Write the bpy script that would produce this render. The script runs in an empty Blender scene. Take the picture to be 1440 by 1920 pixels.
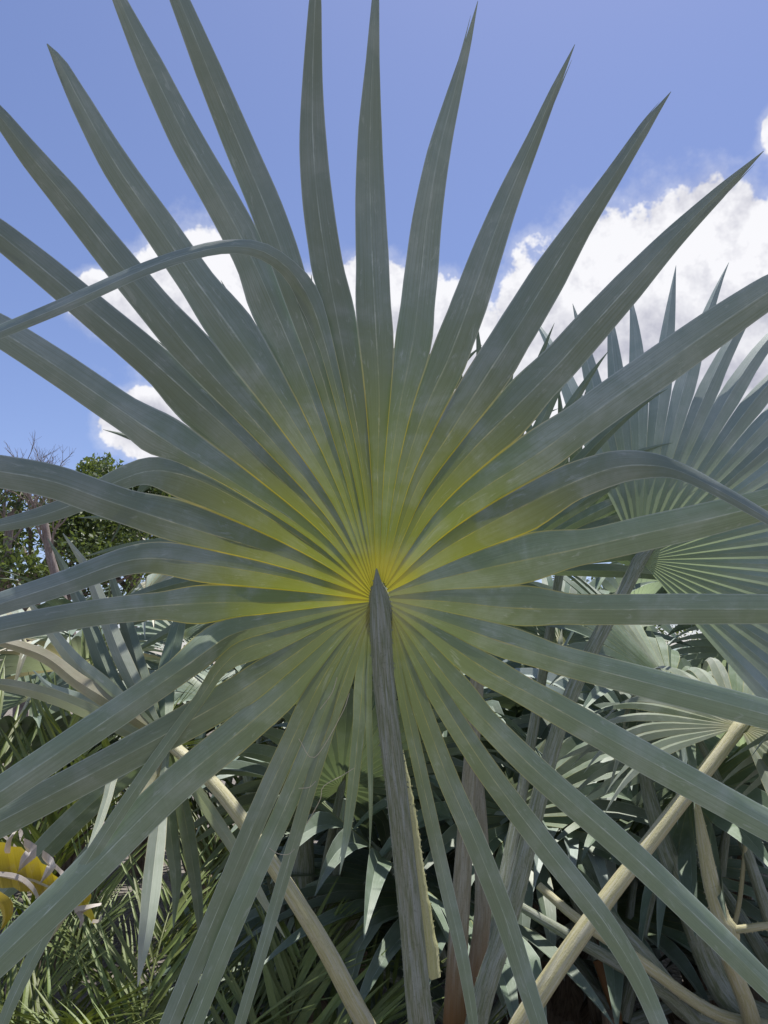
import bpy, math, random
import numpy as np
from mathutils import Vector, Matrix

random.seed(7)
rng = np.random.default_rng(11)
scene = bpy.context.scene
col = scene.collection
R_ = math.radians

# ------------------------------------------------------------------ camera
CAM = np.array([0.0, 0.0, 1.5])
PITCH = R_(11.4)
TANV = 0.6656                       # tan of half the vertical field of view
cam_d = bpy.data.cameras.new('camera')
cam_d.sensor_fit = 'VERTICAL'
cam_d.angle_y = 2 * math.atan(TANV)
cam_d.clip_start = 0.02
cam_d.clip_end = 2000
cam = bpy.data.objects.new('camera', cam_d)
col.objects.link(cam)
cam.location = CAM
cam.rotation_euler = (R_(90) + PITCH, 0, 0)
scene.camera = cam
S_ = TANV / 960.0
CR = np.array([1.0, 0, 0])
CF = np.array([0, math.cos(PITCH), math.sin(PITCH)])
CU = np.array([0, -math.sin(PITCH), math.cos(PITCH)])

def P(px, py, d):
    """photo pixel + metres in front of the camera -> world point"""
    return CAM + d * ((px - 720) * S_ * CR + (960 - py) * S_ * CU + CF)

# ------------------------------------------------------------------ light
SUN_EL, SUN_AZ = R_(73), R_(28)      # azimuth from +Y towards +X
sun_dir = Vector((math.sin(SUN_AZ) * math.cos(SUN_EL), math.cos(SUN_AZ) * math.cos(SUN_EL), math.sin(SUN_EL)))
sl = bpy.data.lights.new('sun', 'SUN')
sl.energy = 4.6
sl.angle = R_(0.53)
sl.color = (1.0, 0.95, 0.87)
so = bpy.data.objects.new('sun', sl)
so.rotation_euler = sun_dir.to_track_quat('Z', 'Y').to_euler()
so.location = (0, 0, 30)
col.objects.link(so)

scene.view_settings.view_transform = 'Standard'
scene.view_settings.look = 'None'
scene.view_settings.exposure = 0.55
scene.view_settings.gamma = 1
scene.view_settings.use_curve_mapping = False
scene.render.resolution_x, scene.render.resolution_y = 768, 1024
try:
    scene.cycles.max_bounces = 5
    scene.cycles.diffuse_bounces = 3
    scene.cycles.transmission_bounces = 3
    scene.cycles.transparent_max_bounces = 4
    scene.cycles.sample_clamp_indirect = 6
except Exception:
    pass


class NT:
    """small helper for node trees"""
    def __init__(self, tree):
        self.t = tree
        self.n = tree.nodes
        self.l = tree.links
        self.n.clear()

    def node(self, typ, **kw):
        n = self.n.new(typ)
        for k, v in kw.items():
            setattr(n, k, v)
        return n

    def put(self, sock, v):
        if hasattr(v, 'is_output') or isinstance(v, bpy.types.NodeSocket):
            self.l.new(v, sock)
        else:
            sock.default_value = v

    def math(self, op, a, b=0.0, c=None, clamp=False):
        n = self.node('ShaderNodeMath', operation=op, use_clamp=clamp)
        self.put(n.inputs[0], a)
        self.put(n.inputs[1], b)
        if c is not None:
            self.put(n.inputs[2], c)
        return n.outputs[0]

    def smooth(self, x, lo, hi, a=0.0, b=1.0):
        n = self.node('ShaderNodeMapRange', interpolation_type='SMOOTHSTEP')
        self.put(n.inputs[0], x)
        n.inputs[1].default_value = lo
        n.inputs[2].default_value = hi
        n.inputs[3].default_value = a
        n.inputs[4].default_value = b
        return n.outputs[0]

    def mix(self, f, a, b, blend='MIX'):
        n = self.node('ShaderNodeMix', data_type='RGBA', blend_type=blend)
        self.put(n.inputs[0], f)
        self.put(n.inputs[6], a if not isinstance(a, tuple) else (*a, 1)[:4])
        self.put(n.inputs[7], b if not isinstance(b, tuple) else (*b, 1)[:4])
        return n.outputs[2]

    def noise(self, vec, scale, detail=4, rough=0.55, dist=0.0, col=False):
        n = self.node('ShaderNodeTexNoise')
        if vec is not None:
            self.l.new(vec, n.inputs['Vector'])
        n.inputs['Scale'].default_value = scale
        n.inputs['Detail'].default_value = detail
        n.inputs['Roughness'].default_value = rough
        n.inputs['Distortion'].default_value = dist
        return n.outputs[1 if col else 0]

    def vmath(self, op, a, b=None, s=None):
        n = self.node('ShaderNodeVectorMath', operation=op)
        self.put(n.inputs[0], a)
        if b is not None:
            self.put(n.inputs[1], b)
        if s is not None:
            self.put(n.inputs['Scale'], s)
        return n.outputs[0]


# ------------------------------------------------------------------ sky
world = bpy.data.worlds.new('World')
scene.world = world
world.use_nodes = True
w = NT(world.node_tree)
sky = w.node('ShaderNodeTexSky', sky_type='NISHITA')
sky.sun_disc = False
sky.sun_elevation = SUN_EL
sky.sun_rotation = SUN_AZ
sky.altitude = 0
sky.air_density = 1.0
sky.dust_density = 0.6
sky.ozone_density = 2.2
tc = w.node('ShaderNodeTexCoord')
dirv = w.vmath('NORMALIZE', tc.outputs['Generated'])
sx = w.node('ShaderNodeSeparateXYZ')
w.l.new(dirv, sx.inputs[0])
az = w.math('MULTIPLY', w.math('ARCTAN2', sx.outputs[0], sx.outputs[1]), 57.2958)
el = w.math('MULTIPLY', w.math('ARCSINE', sx.outputs[2]), 57.2958)
# cumulus banks standing round the horizon: (azimuth, elevation, half width, half height)
BLOBS = [(22, 22, 15, 9.5), (25, 27.5, 5.5, 5.0), (13, 24.5, 5.0, 4.5), (33, 24, 8, 8), (4, 22, 8, 6), (-2, 25, 7, 4.5),
         (-14, 25.5, 6.0, 5.5), (-20.5, 24.8, 3.4, 2.2), (-17, 17, 4.0, 2.6), (18, 13, 9, 3.5),
         (32, 33.5, 3.0, 2.0)]
prof = None
for (a0, e0, ra, re) in BLOBS:
    dx = w.math('SUBTRACT', az, a0)
    dx = w.math('DIVIDE', dx, ra)
    dy = w.math('DIVIDE', w.math('SUBTRACT', el, e0), re)
    q = w.math('SUBTRACT', 1.0, w.math('ADD', w.math('MULTIPLY', dx, dx), w.math('MULTIPLY', dy, dy)))
    q = w.math('MAXIMUM', q, -1.5)
    prof = q if prof is None else w.math('SMOOTH_MAX', prof, q, 0.25)
# the same kind of bank goes on all round the horizon
fa = w.math('DIVIDE', w.math('SUBTRACT', w.math('PINGPONG', w.math('ADD', az, 8.0), 23.0), 14.0), 15.0)
fe = w.math('DIVIDE', w.math('SUBTRACT', el, 19.0), 8.0)
rest = w.math('SUBTRACT', 0.8, w.math('ADD', w.math('MULTIPLY', fa, fa), w.math('MULTIPLY', fe, fe)))
away = w.smooth(w.math('ABSOLUTE', az), 38.0, 48.0, -1.6, 0.0)
prof = w.math('MAXIMUM', prof, w.math('MAXIMUM', w.math('ADD', rest, away), -1.5))
n1 = w.noise(dirv, 7.0, 2, 0.5, 0.0)
n2 = w.noise(dirv, 19.0, 4, 0.64, 0.0)
fb = w.math('ADD', w.math('MULTIPLY', n1, 1.3), w.math('MULTIPLY', n2, 1.7))
fb = w.math('SUBTRACT', fb, 1.5)
dens = w.math('ADD', w.math('MULTIPLY', prof, 0.95), w.math('ADD', fb, 0.22))
cover = w.smooth(dens, 0.04, 0.30)
wisp = w.math('MULTIPLY', w.smooth(dens, -0.45, 0.3), 0.30)
cover = w.math('MAXIMUM', cover, wisp)
# relief: the same noise a little higher up, so billows have bright tops and grey bellies
up = w.vmath('ADD', dirv, (0.004, 0.0, 0.018))
n2u = w.noise(up, 19.0, 4, 0.64, 0.0)
n1u = w.noise(w.vmath('ADD', dirv, (0.0, 0.0, 0.05)), 7.0, 2, 0.5, 0.0)
rel = w.math('ADD', w.math('MULTIPLY', w.math('SUBTRACT', n2, n2u), 2.3), w.math('MULTIPLY', w.math('SUBTRACT', n1, n1u), 2.2))
thick = w.smooth(dens, 0.5, 1.5)
lowpart = w.smooth(el, 27.0, 18.5)
shade = w.math('ADD', w.math('MULTIPLY', w.math('MULTIPLY', thick, lowpart), 1.35), w.math('MULTIPLY', rel, -0.9))
shade = w.math('ADD', shade, 0.1, clamp=True)
cloud = w.mix(shade, (6.5, 6.5, 6.75), (3.0, 3.05, 3.75))
skyc = w.mix(1.0, sky.outputs[0], (0.90, 0.84, 0.98), 'MULTIPLY')
final = w.mix(cover, skyc, cloud)
bg = w.node('ShaderNodeBackground')
w.l.new(final, bg.inputs[0])
bg.inputs[1].default_value = 0.10
world.cycles.sampling_method = 'MANUAL'
world.cycles.sample_map_resolution = 256
wo = w.node('ShaderNodeOutputWorld')
w.l.new(bg.outputs[0], wo.inputs[0])

# ------------------------------------------------------------------ materials
def new_mat(name):
    m = bpy.data.materials.new(name)
    m.use_nodes = True
    return m, NT(m.node_tree)

def leaf_mat(name, inner, outer, wax, yellow, trans, trans_amt=0.3, yamt=1.0, stri=1.0, inner_len=0.62, wear=0.0):
    """palm blade: uv.x runs across the fold (0.5 = midrib), uv.y is metres from the hub"""
    m, t = new_mat(name)
    uv = t.node('ShaderNodeUVMap').outputs[0]
    s = t.node('ShaderNodeSeparateXYZ')
    t.l.new(uv, s.inputs[0])
    u, v = s.outputs[0], s.outputs[1]
    geo = t.node('ShaderNodeNewGeometry')
    pos = geo.outputs['Position']
    oi = t.node('ShaderNodeObjectInfo').outputs['Random']
    mp = t.node('ShaderNodeCombineXYZ')
    t.put(mp.inputs[0], t.math('MULTIPLY', u, 26.0))
    t.put(mp.inputs[1], t.math('MULTIPLY', v, 2.2))
    t.put(mp.inputs[2], t.math('MULTIPLY', oi, 37.0))
    st = t.noise(mp.outputs[0], 2.0, 5, 0.65)
    patch = t.noise(pos, 11.0, 5, 0.6, 0.4)
    mp2 = t.node('ShaderNodeCombineXYZ')
    t.put(mp2.inputs[0], t.math('MULTIPLY', u, 2.2))
    t.put(mp2.inputs[1], t.math('MULTIPLY', v, 9.0))
    t.put(mp2.inputs[2], t.math('MULTIPLY', oi, 91.0))
    scuff = t.noise(mp2.outputs[0], 2.2, 7, 0.7, 0.8)
    near = t.smooth(t.math('ADD', v, t.math('MULTIPLY', t.math('SUBTRACT', patch, 0.5), 0.35)), 0.05, inner_len, 1.0, 0.0)
    c = t.mix(near, outer, inner)
    c = t.mix(t.math('MULTIPLY', t.smooth(patch, 0.42, 0.72), 0.5), c, wax)
    c = t.mix(t.math('MULTIPLY', t.smooth(scuff, 0.56, 0.70), 0.7), c, wax)
    # lengthwise veins
    c = t.mix(t.math('MULTIPLY', t.smooth(st, 0.40, 0.65), 0.30 * stri), c, tuple(x * 0.55 for x in inner))
    au = t.math('ABSOLUTE', t.math('SUBTRACT', u, 0.5))
    # each blade a little different
    hs = t.node('ShaderNodeHueSaturation')
    t.put(hs.inputs['Hue'], t.math('ADD', 0.487, t.math('MULTIPLY', oi, 0.026)))
    t.put(hs.inputs['Value'], t.math('ADD', 0.82, t.math('MULTIPLY', oi, 0.36)))
    t.put(hs.inputs['Color'], c)
    c = hs.outputs[0]
    # midrib and thickened margins; the pale outer edge also paints in a sunlit rim
    rib = t.smooth(au, 0.006, 0.026, 1.0, 0.0)
    ribc = t.mix(t.smooth(v, 0.08, 0.55), tuple(yellow), tuple(min(1, x * 1.6 + 0.05) for x in wax))
    c = t.mix(t.math('MULTIPLY', rib, t.smooth(scuff, 0.4, 0.65, 0.12, 0.5)), c, ribc)
    edge = t.math('MULTIPLY', t.smooth(au, 0.462, 0.488), t.smooth(v, 0.12, 0.5, 0.95 * yamt, 0.45))
    edgc = t.mix(t.smooth(v, 0.25, 0.5), tuple(yellow), tuple(min(1, x * 1.35 + 0.03) for x in wax))
    c = t.mix(edge, c, edgc)
    # yellow foot of the blade next to the hub
    foot = t.smooth(t.math('ADD', v, t.math('MULTIPLY', st, 0.05)), 0.03, 0.115, 0.85 * yamt, 0.0)
    c = t.mix(foot, c, yellow)
    if wear > 0:
        wn = t.noise(pos, 23.0, 6, 0.7, 0.6)
        tipd = t.math('MULTIPLY', t.smooth(wn, 0.5, 0.66), wear)
        c = t.mix(tipd, c, (0.34, 0.27, 0.20))
    bs = t.node('ShaderNodeBsdfPrincipled')
    t.put(bs.inputs['Base Color'], c)
    t.put(bs.inputs['Roughness'], t.smooth(patch, 0.3, 0.75, 0.42, 0.62))
    bs.inputs['Specular IOR Level'].default_value = 0.45
    bp = t.node('ShaderNodeBump')
    bp.inputs['Strength'].default_value = 0.25
    bp.inputs['Distance'].default_value = 0.002
    t.put(bp.inputs['Height'], st)
    t.l.new(bp.outputs[0], bs.inputs['Normal'])
    tr = t.node('ShaderNodeBsdfTranslucent')
    tcx = t.mix(t.smooth(v, 0.05, inner_len * 0.9), tuple(trans), tuple(0.5 * a + 0.5 * b for a, b in zip(trans, outer)))
    t.put(tr.inputs[0], tcx)
    mx = t.node('ShaderNodeMixShader')
    t.put(mx.inputs[0], t.math('MULTIPLY', t.smooth(v, 0.03, 0.45, 3.0, 0.25), trans_amt))
    t.l.new(bs.outputs[0], mx.inputs[1])
    t.l.new(tr.outputs[0], mx.inputs[2])
    o = t.node('ShaderNodeOutputMaterial')
    t.l.new(mx.outputs[0], o.inputs[0])
    return m

def stalk_mat(name, base, streak, wax, foot=None, foot_z=None, rough=0.6):
    m, t = new_mat(name)
    uv = t.node('ShaderNodeUVMap').outputs[0]
    s = t.node('ShaderNodeSeparateXYZ')
    t.l.new(uv, s.inputs[0])
    u, v = s.outputs[0], s.outputs[1]
    mp = t.node('ShaderNodeCombineXYZ')
    t.put(mp.inputs[0], t.math('MULTIPLY', u, 17.0))
    t.put(mp.inputs[1], t.math('MULTIPLY', v, 7.0))
    n = t.noise(mp.outputs[0], 3.0, 7, 0.68, 0.3)
    n2 = t.noise(mp.outputs[0], 1.1, 4, 0.6)
    geo = t.node('ShaderNodeNewGeometry')
    sp = t.noise(geo.outputs['Position'], 240.0, 3, 0.6)
    c = t.mix(t.smooth(n, 0.40, 0.62), base, streak)
    c = t.mix(t.math('MULTIPLY', t.smooth(n2, 0.45, 0.68), 0.75), c, wax)
    c = t.mix(t.math('MULTIPLY', t.smooth(sp, 0.56, 0.7), 0.35), c, tuple(x * 0.45 for x in base))
    if foot is not None:
        sz = t.node('ShaderNodeSeparateXYZ')
        t.l.new(geo.outputs['Position'], sz.inputs[0])
        f = t.smooth(t.math('ADD', sz.outputs[2], t.math('MULTIPLY', n2, 0.12)), foot_z[0], foot_z[1], 1.0, 0.0)
        c = t.mix(f, c, t.mix(n, tuple(x * 1.3 for x in foot), tuple(x * 0.6 for x in foot)))
    bs = t.node('ShaderNodeBsdfPrincipled')
    t.put(bs.inputs['Base Color'], c)
    bs.inputs['Roughness'].default_value = rough
    bs.inputs['Specular IOR Level'].default_value = 0.35
    bp = t.node('ShaderNodeBump')
    bp.inputs['Strength'].default_value = 0.55
    bp.inputs['Distance'].default_value = 0.003
    t.put(bp.inputs['Height'], t.math('ADD', n, t.math('MULTIPLY', sp, 0.5)))
    t.l.new(bp.outputs[0], bs.inputs['Normal'])
    o = t.node('ShaderNodeOutputMaterial')
    t.l.new(bs.outputs[0], o.inputs[0])
    return m

YEL = (0.74, 0.57, 0.03)
M_MAIN = leaf_mat('fan_blade', (0.15, 0.21, 0.07), (0.21, 0.275, 0.265), (0.36, 0.42, 0.42), YEL, (0.42, 0.47, 0.035), 0.075)  # inner yellow-green also paints in the backlit glow around the hub
M_MAIN2 = leaf_mat('fan_blade_low', (0.165, 0.22, 0.115), (0.225, 0.295, 0.198), (0.38, 0.44, 0.385), YEL, (0.34, 0.42, 0.12), 0.045, 0.32, inner_len=0.5)  # lower leaflets: less yellow; weaker translucency stands in for absent backlight
M_BLUE = leaf_mat('blue_blade', (0.24, 0.30, 0.23), (0.29, 0.36, 0.335), (0.43, 0.48, 0.46), (0.50, 0.46, 0.18), (0.30, 0.38, 0.20), 0.22, 0.35)
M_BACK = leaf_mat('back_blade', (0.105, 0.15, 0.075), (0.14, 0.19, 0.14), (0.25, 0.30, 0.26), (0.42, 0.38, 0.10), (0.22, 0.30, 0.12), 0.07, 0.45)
M_PALE = leaf_mat('pale_blade', (0.22, 0.27, 0.20), (0.30, 0.34, 0.28), (0.42, 0.45, 0.40), (0.55, 0.47, 0.20), (0.36, 0.42, 0.20), 0.14, 0.45)
M_DRY = leaf_mat('ageing_blade', (0.24, 0.24, 0.14), (0.38, 0.36, 0.25), (0.48, 0.45, 0.36), (0.52, 0.42, 0.16), (0.40, 0.36, 0.16), 0.14, 0.6, wear=0.3)
M_YELLOW = leaf_mat('yellowed_blade', (0.44, 0.36, 0.025), (0.40, 0.33, 0.03), (0.52, 0.42, 0.05), (0.30, 0.20, 0.03), (0.60, 0.50, 0.03), 0.12, 0.8, 1.6, wear=0.55)
M_CURL = leaf_mat('withered_tip', (0.36, 0.32, 0.28), (0.50, 0.46, 0.42), (0.66, 0.62, 0.58), (0.4, 0.3, 0.2), (0.4, 0.3, 0.2), 0.2, 0.2, wear=0.5)
M_FEATHER = leaf_mat('feather_blade', (0.14, 0.175, 0.045), (0.125, 0.165, 0.045), (0.20, 0.25, 0.10), (0.30, 0.30, 0.06), (0.30, 0.36, 0.04), 0.32, 0.4, 0.6)
M_STALK = stalk_mat('waxy_stalk', (0.15, 0.18, 0.105), (0.27, 0.29, 0.24), (0.33, 0.37, 0.36))
M_STALKT = stalk_mat('brown_footed_stalk', (0.21, 0.20, 0.14), (0.30, 0.28, 0.22), (0.36, 0.36, 0.32), foot=(0.17, 0.085, 0.03), foot_z=(0.72, 1.03))
M_STALKY = stalk_mat('pale_stalk', (0.40, 0.38, 0.20), (0.50, 0.47, 0.31), (0.52, 0.52, 0.44), rough=0.45)
M_MARGIN = stalk_mat('stalk_margin', (0.42, 0.43, 0.20), (0.48, 0.48, 0.27), (0.52, 0.52, 0.34))
M_BARK = stalk_mat('fibrous_bark', (0.10, 0.075, 0.05), (0.20, 0.155, 0.11), (0.24, 0.20, 0.16), rough=0.9)
M_TRUNK = stalk_mat('tree_bark', (0.16, 0.125, 0.11), (0.24, 0.20, 0.18), (0.30, 0.26, 0.25), rough=0.9)
M_FIBRE = stalk_mat('pale_fibre', (0.55, 0.50, 0.36), (0.6, 0.55, 0.42), (0.65, 0.6, 0.5))

def tree_leaf_mat(name, a, b):
    m, t = new_mat(name)
    geo = t.node('ShaderNodeNewGeometry')
    ri = geo.outputs['Random Per Island']
    c = t.mix(ri, a, b)
    bs = t.node('ShaderNodeBsdfPrincipled')
    t.put(bs.inputs['Base Color'], c)
    bs.inputs['Roughness'].default_value = 0.45
    tr = t.node('ShaderNodeBsdfTranslucent')
    t.put(tr.inputs[0], t.mix(0.5, c, (0.25, 0.32, 0.04)))
    mx = t.node('ShaderNodeMixShader')
    mx.inputs[0].default_value = 0.3
    t.l.new(bs.outputs[0], mx.inputs[1])
    t.l.new(tr.outputs[0], mx.inputs[2])
    o = t.node('ShaderNodeOutputMaterial')
    t.l.new(mx.outputs[0], o.inputs[0])
    return m
M_TLEAF = tree_leaf_mat('tree_leaf', (0.045, 0.075, 0.028), (0.10, 0.145, 0.05))
M_TLEAF2 = tree_leaf_mat('bush_leaf', (0.08, 0.11, 0.03), (0.16, 0.19, 0.05))

def ground_mat():
    m, t = new_mat('gravelly_soil')
    geo = t.node('ShaderNodeNewGeometry')
    p = geo.outputs['Position']
    a = t.noise(p, 3.0, 6, 0.6)
    b = t.noise(p, 45.0, 5, 0.65)
    vo = t.node('ShaderNodeTexVoronoi')
    t.l.new(p, vo.inputs['Vector'])
    vo.inputs['Scale'].default_value = 38.0
    c = t.mix(t.smooth(a, 0.35, 0.65), (0.13, 0.115, 0.095), (0.24, 0.22, 0.20))
    c = t.mix(t.smooth(b, 0.45, 0.7), c, (0.16, 0.135, 0.11))
    c = t.mix(t.smooth(vo.outputs['Distance'], 0.0, 0.45, 0.5, 0.0), c, (0.36, 0.34, 0.32))
    bs = t.node('ShaderNodeBsdfPrincipled')
    t.put(bs.inputs['Base Color'], c)
    bs.inputs['Roughness'].default_value = 0.95
    bp = t.node('ShaderNodeBump')
    bp.inputs['Strength'].default_value = 0.8
    bp.inputs['Distance'].default_value = 0.03
    t.put(bp.inputs['Height'], t.math('ADD', b, vo.outputs['Distance']))
    t.l.new(bp.outputs[0], bs.inputs['Normal'])
    o = t.node('ShaderNodeOutputMaterial')
    t.l.new(bs.outputs[0], o.inputs[0])
    return m
M_GROUND = ground_mat()

# ------------------------------------------------------------------ object helpers
def thing(name, loc, label, cat, group=None):
    o = bpy.data.objects.new(name, None)
    o.empty_display_size = 0.1
    o.location = loc
    o['label'] = label
    o['category'] = cat
    if group:
        o['group'] = group
    col.objects.link(o)
    return o

class MB:
    """vertices in world coordinates + faces + uv per vertex"""
    def __init__(self):
        self.v, self.f, self.uv, self.n = [], [], [], 0

    def grid(self, pts, uvs):
        """pts (rows, cols, 3), uvs (rows, cols, 2)"""
        pts = np.asarray(pts, float)
        r, c = pts.shape[:2]
        b = self.n
        self.v.append(pts.reshape(-1, 3))
        self.uv.append(np.asarray(uvs, float).reshape(-1, 2))
        for i in range(r - 1):
            for j in range(c - 1):
                a = b + i * c + j
                self.f.append((a, a + 1, a + c + 1, a + c))
        self.n += r * c

    def poly(self, pts, uvs=None):
        pts = np.asarray(pts, float)
        b = self.n
        self.v.append(pts)
        self.uv.append(np.zeros((len(pts), 2)) + 0.3 if uvs is None else np.asarray(uvs, float))
        self.f.append(tuple(range(b, b + len(pts))))
        self.n += len(pts)

    def mesh(self, name, mat, origin=(0, 0, 0), smooth=True):
        me = bpy.data.meshes.new(name)
        V = np.concatenate(self.v) - np.asarray(origin, float)
        U = np.concatenate(self.uv)
        me.from_pydata(V.tolist(), [], self.f)
        uvl = me.uv_layers.new(name='UVMap')
        li = np.empty(len(me.loops), dtype=np.int32)
        me.loops.foreach_get('vertex_index', li)
        uvl.data.foreach_set('uv', U[li].astype(np.float32).ravel())
        if smooth:
            me.polygons.foreach_set('use_smooth', [True] * len(me.polygons))
        me.materials.append(mat)
        me.update()
        return me

    def obj(self, name, mat, parent=None, root=None, smooth=True):
        """root: the top-level thing whose base is the origin of all its parts"""
        org = np.array(root.location) if root is not None else np.zeros(3)
        o = bpy.data.objects.new(name, self.mesh(name, mat, org, smooth))
        col.objects.link(o)
        o.parent = parent
        return o

def catmull(pts, n=60):
    """smooth curve through the control points, evenly resampled"""
    p = np.asarray(pts, float)
    if len(p) == 2:
        return p[0] + (p[1] - p[0]) * np.linspace(0, 1, n)[:, None]
    q = np.vstack([2 * p[0] - p[1], p, 2 * p[-1] - p[-2]])
    out = []
    for i in range(1, len(q) - 2):
        for s in np.linspace(0, 1, 14, endpoint=False):
            a, b, c, d = q[i - 1], q[i], q[i + 1], q[i + 2]
            out.append(0.5 * (2 * b + (c - a) * s + (2 * a - 5 * b + 4 * c - d) * s * s + (3 * b - a - 3 * c + d) * s ** 3))
    out.append(p[-1])
    out = np.array(out)
    L = np.r_[0, np.cumsum(np.linalg.norm(np.diff(out, axis=0), axis=1))]
    t = np.linspace(0, L[-1], n)
    return np.stack([np.interp(t, L, out[:, k]) for k in range(out.shape[1])], 1)

def unit(v):
    v = np.asarray(v, float)
    n = np.linalg.norm(v, axis=-1, keepdims=True)
    return v / np.maximum(n, 1e-9)

def blade(mb, left, mid, right, vlen, bow=None):
    """one folded leaflet: two halves meeting in a sharp midrib"""
    left, mid, right = (np.asarray(x, float) for x in (left, mid, right))
    n = len(mid)
    for (a, b, u0, u1) in ((left, mid, 0.0, 0.5), (mid, right, 0.5, 1.0)):
        m = (a + b) / 2
        if bow is not None:
            m = m + bow
        pts = np.stack([a, m, b], 1)
        uv = np.zeros((n, 3, 2))
        uv[:, 0, 0], uv[:, 1, 0], uv[:, 2, 0] = u0, (u0 + u1) / 2, u1
        uv[:, :, 1] = vlen[:, None]
        mb.grid(pts, uv)

def stalk(mb, pts, widths, face, thick=0.62, n=34, teeth=0, tooth=0.004, cap=True):
    """leaf stalk with a rounded-triangular section; face = side that is broad and nearly flat"""
    c = catmull(pts, n)
    wd = np.interp(np.linspace(0, 1, n), np.linspace(0, 1, len(widths)), widths)
    tan = unit(np.gradient(c, axis=0))
    face = np.asarray(face, float)
    nrm = unit(face - tan * (tan @ face)[:, None])
    sid = np.cross(tan, nrm)
    prof = [(-0.5, 0.02), (-0.46, 0.20), (-0.25, 0.34), (0.0, 0.38), (0.25, 0.34), (0.46, 0.20), (0.5, 0.02),
            (0.42, -0.22), (0.2, -0.42), (0.0, -0.48), (-0.2, -0.42), (-0.42, -0.22), (-0.5, 0.02)]
    L = np.r_[0, np.cumsum(np.linalg.norm(np.diff(c, axis=0), axis=1))]
    rows, uvs = [], []
    for i in range(n):
        rows.append([c[i] + sid[i] * a * wd[i] + nrm[i] * b * wd[i] * thick / 0.62 for a, b in prof])
        uvs.append([(k / 12.0, L[i]) for k in range(13)])
    mb.grid(rows, uvs)
    if cap:
        mb.poly([rows[0][k] for k in range(12)][::-1])
        mb.poly([rows[-1][k] for k in range(12)])
    for k in range(teeth):
        s = (k + random.random()) / teeth * (n - 1)
        i = min(int(s), n - 2)
        f = s - i
        for sg in (-1, 1):
            if random.random() < 0.35:
                continue
            p0 = (c[i] * (1 - f) + c[i + 1] * f) + sg * sid[i] * 0.49 * wd[i]
            h = tooth * random.uniform(0.5, 1.3)
            mb.poly([p0 - tan[i] * h * 0.55, p0 + tan[i] * h * 0.55, p0 + sg * sid[i] * h + tan[i] * h * random.uniform(-0.6, 0.6) + nrm[i] * h * 0.2])
    return c

# ------------------------------------------------------------------ ground
gb = MB()
gx = np.r_[-1500, -400, -120, -40, np.linspace(-14, 14, 57), 40, 120, 400, 1500]
gy = np.r_[-300, -60, -10, np.linspace(-4, 24, 57), 45, 120, 400, 1500]
rows = []
for yy in gy:
    row = []
    for xx in gx:
        z = 0.0
        if abs(xx) < 15 and -5 < yy < 25:
            z = 0.025 * math.sin(xx * 2.1 + yy) + 0.02 * math.sin(yy * 3.3 - xx * 1.7) + rng.uniform(-0.012, 0.012)
        row.append((xx, yy, z - 0.03))
    rows.append(row)
gb.grid(rows, [[(0, 0)] * len(gx)] * len(gy))
ground = gb.obj('ground', M_GROUND)
ground['kind'] = 'structure'

# ------------------------------------------------------------------ the big fan leaf
A_BASE = P(845, 2170, 1.80)                 # crown of the palm, just under the frame
A_ROOT = np.array([A_BASE[0], A_BASE[1], 0.0])
palm_a = thing('fan_palm', A_ROOT, 'tall silver green fan palm whose huge pleated leaf with yellow heart spreads before the clouds', 'palm', 'silver fan palms')

HUB = (712, 1112)
D0 = 1.30
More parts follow.
